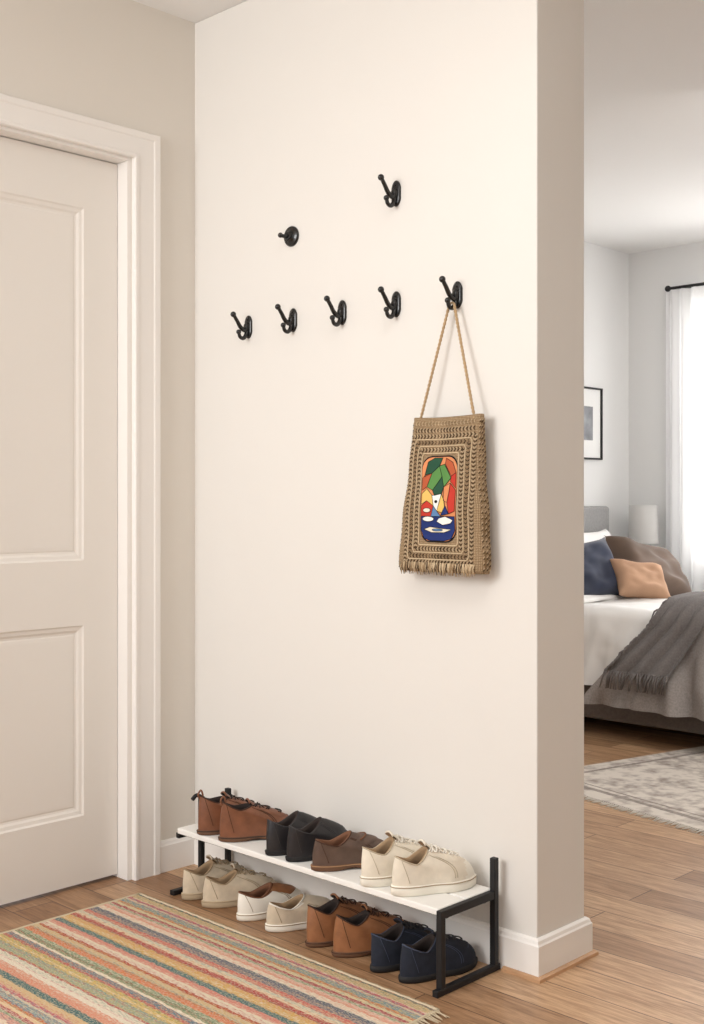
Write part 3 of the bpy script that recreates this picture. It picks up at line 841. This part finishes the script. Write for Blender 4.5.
def ft_(u, v):
    l = lerp(0.25, 1.375, v)
    xl_ = lerp(0.16, 0.20, min(1, v / 0.6)) if l < 0.95 else lerp(0.20, -0.19, min(1, (l - 0.95) / 0.38) ** 0.8)
    x = lerp(xl_, 1.0, u)
    p, n = drape(x, l)
    hang = max(0, l - 0.95)
    d = 0.012 * abs(nz(x, l, 7)) + 2.0 * folds(x, l)
    bs = 0.026 * nz(x, l, 3.5) + hang * 0.07
    return p + n * (0.030 + d + bs)
o.grid(ft_, 130, 80, M_throw)
o.finish(parent=bed, recalc=False)
o = B('throw_scarf')
def fsx(u, v):
    l = lerp(0.30, 1.20, v)
    hang = max(0, l - 0.93)
    x = lerp(0.18, 0.42, u) + 0.22 * max(0, 0.93 - l) * u - hang * (0.85 - 0.30 * u)
    p, n = drape(x, l)
    d = 0.024 * abs(math.sin(u * 11 + l * 2)) + 0.026 * nz(x, l, 3.5) + hang * 0.28
    return p + n * (0.050 + d)
o.grid(fsx, 80, 50, M_throwd)
for i in range(30):
    p = fsx((i + 0.5) / 30, 1.0); j = random.uniform(-0.012, 0.012)
    o.tube([p, p + Vector((-0.012 + j, -0.004, -0.035)), p + Vector((-0.02 + 2 * j, 0.002, -0.085))], [0.004, 0.0045, 0.003], M_throwd, 5)
for i in range(22):
    p = fsx(0.0, 0.68 + 0.32 * i / 22); j = random.uniform(-0.01, 0.01)
    o.tube([p, p + Vector((-0.015, -0.004, -0.02 + j)), p + Vector((-0.03, 0.0, -0.05 + j))], [0.004, 0.0045, 0.003], M_throwd, 5)
o.finish(parent=bed, recalc=False)

def pillow(name, c, w, h, t, m, rot):
    o = B(name)
    R3 = Matrix.Rotation(rot[2], 3, 'Z') @ Matrix.Rotation(rot[1], 3, 'Y') @ Matrix.Rotation(rot[0], 3, 'X')
    for sg in (1, -1):
        def f(u, v):
            a, b = u * 2 - 1, v * 2 - 1
            pin = 1 - 0.17 * (1 - a * a) * b * b
            pin2 = 1 - 0.17 * (1 - b * b) * a * a
            th = ((1 - a ** 4) * (1 - b ** 4)) ** 0.6 * t / 2 * (1 + 0.22 * nz(a * 1.2 + c[0], b * 1.2, 1.5))
            cr = (0.006 * math.sin(9 * a + 5 * b) + 0.012 * nz(a, b + c[1], 3)) * (1 - a * a) * (1 - b * b)
            return R3 @ Vector((a * w / 2 * pin2, b * h / 2 * pin, sg * (th) + cr))
        o.grid(f, 30, 30, m)
    bmesh.ops.remove_doubles(o.bm, verts=o.bm.verts, dist=0.0005)
    return o.finish(loc=c, recalc=True)
rad = math.radians
pillow('white_pillow', (-0.66, 3.28, 0.80), 0.36, 0.52, 0.15, P_white, (0, rad(62), 0))
pillow('white_pillow', (-0.64, 2.86, 0.795), 0.34, 0.40, 0.13, P_white, (0, rad(66), rad(-2)))
pillow('navy_pillow', (-0.43, 2.86, 0.760), 0.36, 0.40, 0.15, P_navy, (rad(6), rad(60), rad(-12)))
pillow('brown_pillow', (-0.36, 3.36, 0.745), 0.36, 0.52, 0.18, P_brown, (rad(-20), rad(44), rad(-26)))
pillow('rust_pillow', (-0.225, 3.03, 0.715), 0.23, 0.31, 0.12, P_rust, (rad(-12), rad(50), rad(-38)))

# nightstand + lamp
o = B('nightstand')
M_ns = mat('nightstand_white', (226, 222, 216), 0.5)
o.box((-0.825, 3.66, 0.16), (-0.585, 3.91, 0.60), M_ns, 0.006)
o.box((-0.81, 3.654, 0.20), (-0.60, 3.662, 0.37), M_ns, 0.003)
o.box((-0.81, 3.654, 0.39), (-0.60, 3.662, 0.57), M_ns, 0.003)
for xx in (-0.82, -0.62):
    for yy in (3.67, 3.87): o.box((xx, yy, 0), (xx + 0.03, yy + 0.03, 0.17), M_oak, 0.003)
o.finish()
o = B('table_lamp')
M_glass = mat('lamp_shade_linen', (200, 198, 195), 0.8); M_lb = mat('lamp_base_ceramic', (205, 203, 200), 0.3)
def cz(r, z, n=32): return [(r * math.cos(2 * math.pi * i / n), r * math.sin(2 * math.pi * i / n), z) for i in range(n)]
o.rings([cz(0.05, 0), cz(0.055, 0.02), cz(0.06, 0.10), cz(0.05, 0.17), cz(0.02, 0.22), cz(0.012, 0.24), cz(0.012, 0.32)], M_lb, True, True, True)
o.rings([cz(0.088, 0.27), cz(0.080, 0.49), cz(0.076, 0.49), cz(0.084, 0.27)], M_glass, True)
o.finish(loc=(-0.665, 3.81, 0.60))

# picture frame on bedroom wall
o = B('picture_frame')
fx = BX
ya, yb2, za, zb = 3.30, 3.645, 1.352, 1.765
M_fr = mat('frame_black', (30, 30, 32), 0.5); M_mat_ = mat('frame_mat_white', (238, 238, 236), 0.9)
M_pr = mat('print_grey', (150, 152, 156), 0.9, nscale=10, namt=0.35)
w = 0.010
o.box((fx, ya, za), (fx + 0.02, ya + w, zb), M_fr, 0.002); o.box((fx, yb2 - w, za), (fx + 0.02, yb2, zb), M_fr, 0.002)
o.box((fx, ya + w, za), (fx + 0.0195, yb2 - w, za + w), M_fr, 0.002); o.box((fx, ya + w, zb - w), (fx + 0.0195, yb2 - w, zb), M_fr, 0.002)
o.box((fx, ya + 0.008, za + 0.008), (fx + 0.008, yb2 - 0.008, zb - 0.008), M_mat_)
o.box((fx + 0.008, ya + 0.08, za + 0.11), (fx + 0.0095, yb2 - 0.09, zb - 0.11), M_pr)
o.finish()

# curtain + rod
m = bpy.data.materials.new('sheer_white_curtain'); m.use_nodes = True
nt = m.node_tree; pb = nt.nodes['Principled BSDF']; pb.inputs['Base Color'].default_value = s2l((248, 248, 248)); pb.inputs['Roughness'].default_value = 0.9
tr = nt.nodes.new('ShaderNodeBsdfTranslucent'); tr.inputs['Color'].default_value = s2l((244, 244, 244))
mxs = nt.nodes.new('ShaderNodeMixShader'); mxs.inputs[0].default_value = 0.38
nt.links.new(pb.outputs[0], mxs.inputs[1]); nt.links.new(tr.outputs[0], mxs.inputs[2]); nt.links.new(mxs.outputs[0], nt.nodes['Material Output'].inputs['Surface'])
M_curt = m
o = B('sheer_curtain')
o.grid(lambda u, v: Vector((lerp(-0.565, 0.15, u), 3.892 + (0.016 + 0.012 * v) * math.sin(u * 62 + 1.5 * math.sin(u * 9)), lerp(2.329, 0.02, v))), 200, 12, M_curt)
o.grid(lambda u, v: Vector((lerp(0.55, 1.10, u), 3.892 + (0.016 + 0.012 * v) * math.sin(u * 50 + 1.5 * math.sin(u * 9)), lerp(2.329, 0.02, v))), 160, 12, M_curt)
o.finish(recalc=False)
o = B('curtain_rod')
o.tube([(-0.550, 3.892, 2.34), (1.14, 3.892, 2.34)], 0.009, M_rackb, 12)
for xx in (-0.552, 1.145): o.sphere((xx, 3.892, 2.34), 0.018, M_rackb)
for xx in (-0.46, 1.07): o.box((xx, 3.892, 2.33), (xx + 0.02, 3.96, 2.35), M_rackb, 0.002)
o.finish()

# ---------------------------------------------------------------- lights
def area(name, loc, target, sx, sy, power, col=(1, 1, 1)):
    l = bpy.data.lights.new(name, 'AREA'); l.shape = 'RECTANGLE'; l.size = sx; l.size_y = sy; l.energy = power; l.color = col
    ob = bpy.data.objects.new(name, l); bpy.context.collection.objects.link(ob)
    ob.location = loc
    ob.rotation_euler = (Vector(target) - Vector(loc)).to_track_quat('-Z', 'Y').to_euler()
    return ob
area('entry_daylight', (0.6, -3.6, 2.0), (0.9, 0, 1.1), 1.3, 1.3, 70, (1.0, 0.99, 0.98))
area('entry_overhead_fill', (1.9, -1.2, 2.55), (1.9, -1.2, 0), 1.0, 1.0, 13, (1.0, 0.99, 0.98))  # added overhead fill for the entry, no real fixture there
area('bedroom_window_light', (0.24, 4.2, 1.5), (0.24, 0, 1.2), 1.3, 1.5, 60, (1.0, 0.99, 0.98))
area('bedroom_overhead_fill', (1.5, 2.0, 2.5), (0.7, 2.8, 0), 1.4, 1.4, 46, (1.0, 0.985, 0.97))  # added fill that lifts bedroom brightness, not a fitted ceiling lamp
wd = bpy.data.worlds.new('world'); scene.world = wd; wd.use_nodes = True
bg = wd.node_tree.nodes['Background']; bg.inputs[0].default_value = (0.94, 0.97, 1.0, 1); bg.inputs[1].default_value = 0.92

# ---------------------------------------------------------------- camera
cd = bpy.data.cameras.new('camera'); cam = bpy.data.objects.new('camera', cd); bpy.context.collection.objects.link(cam)
cd.sensor_fit = 'AUTO'; cd.sensor_width = 36; cd.lens = 1186 / 1024 * 36
cd.shift_y = -12 / 1024
cam.location = (2.901, -2.298, 1.12); cam.rotation_euler = (math.radians(90), 0, math.radians(44.07))
cd.clip_start = 0.05
scene.camera = cam
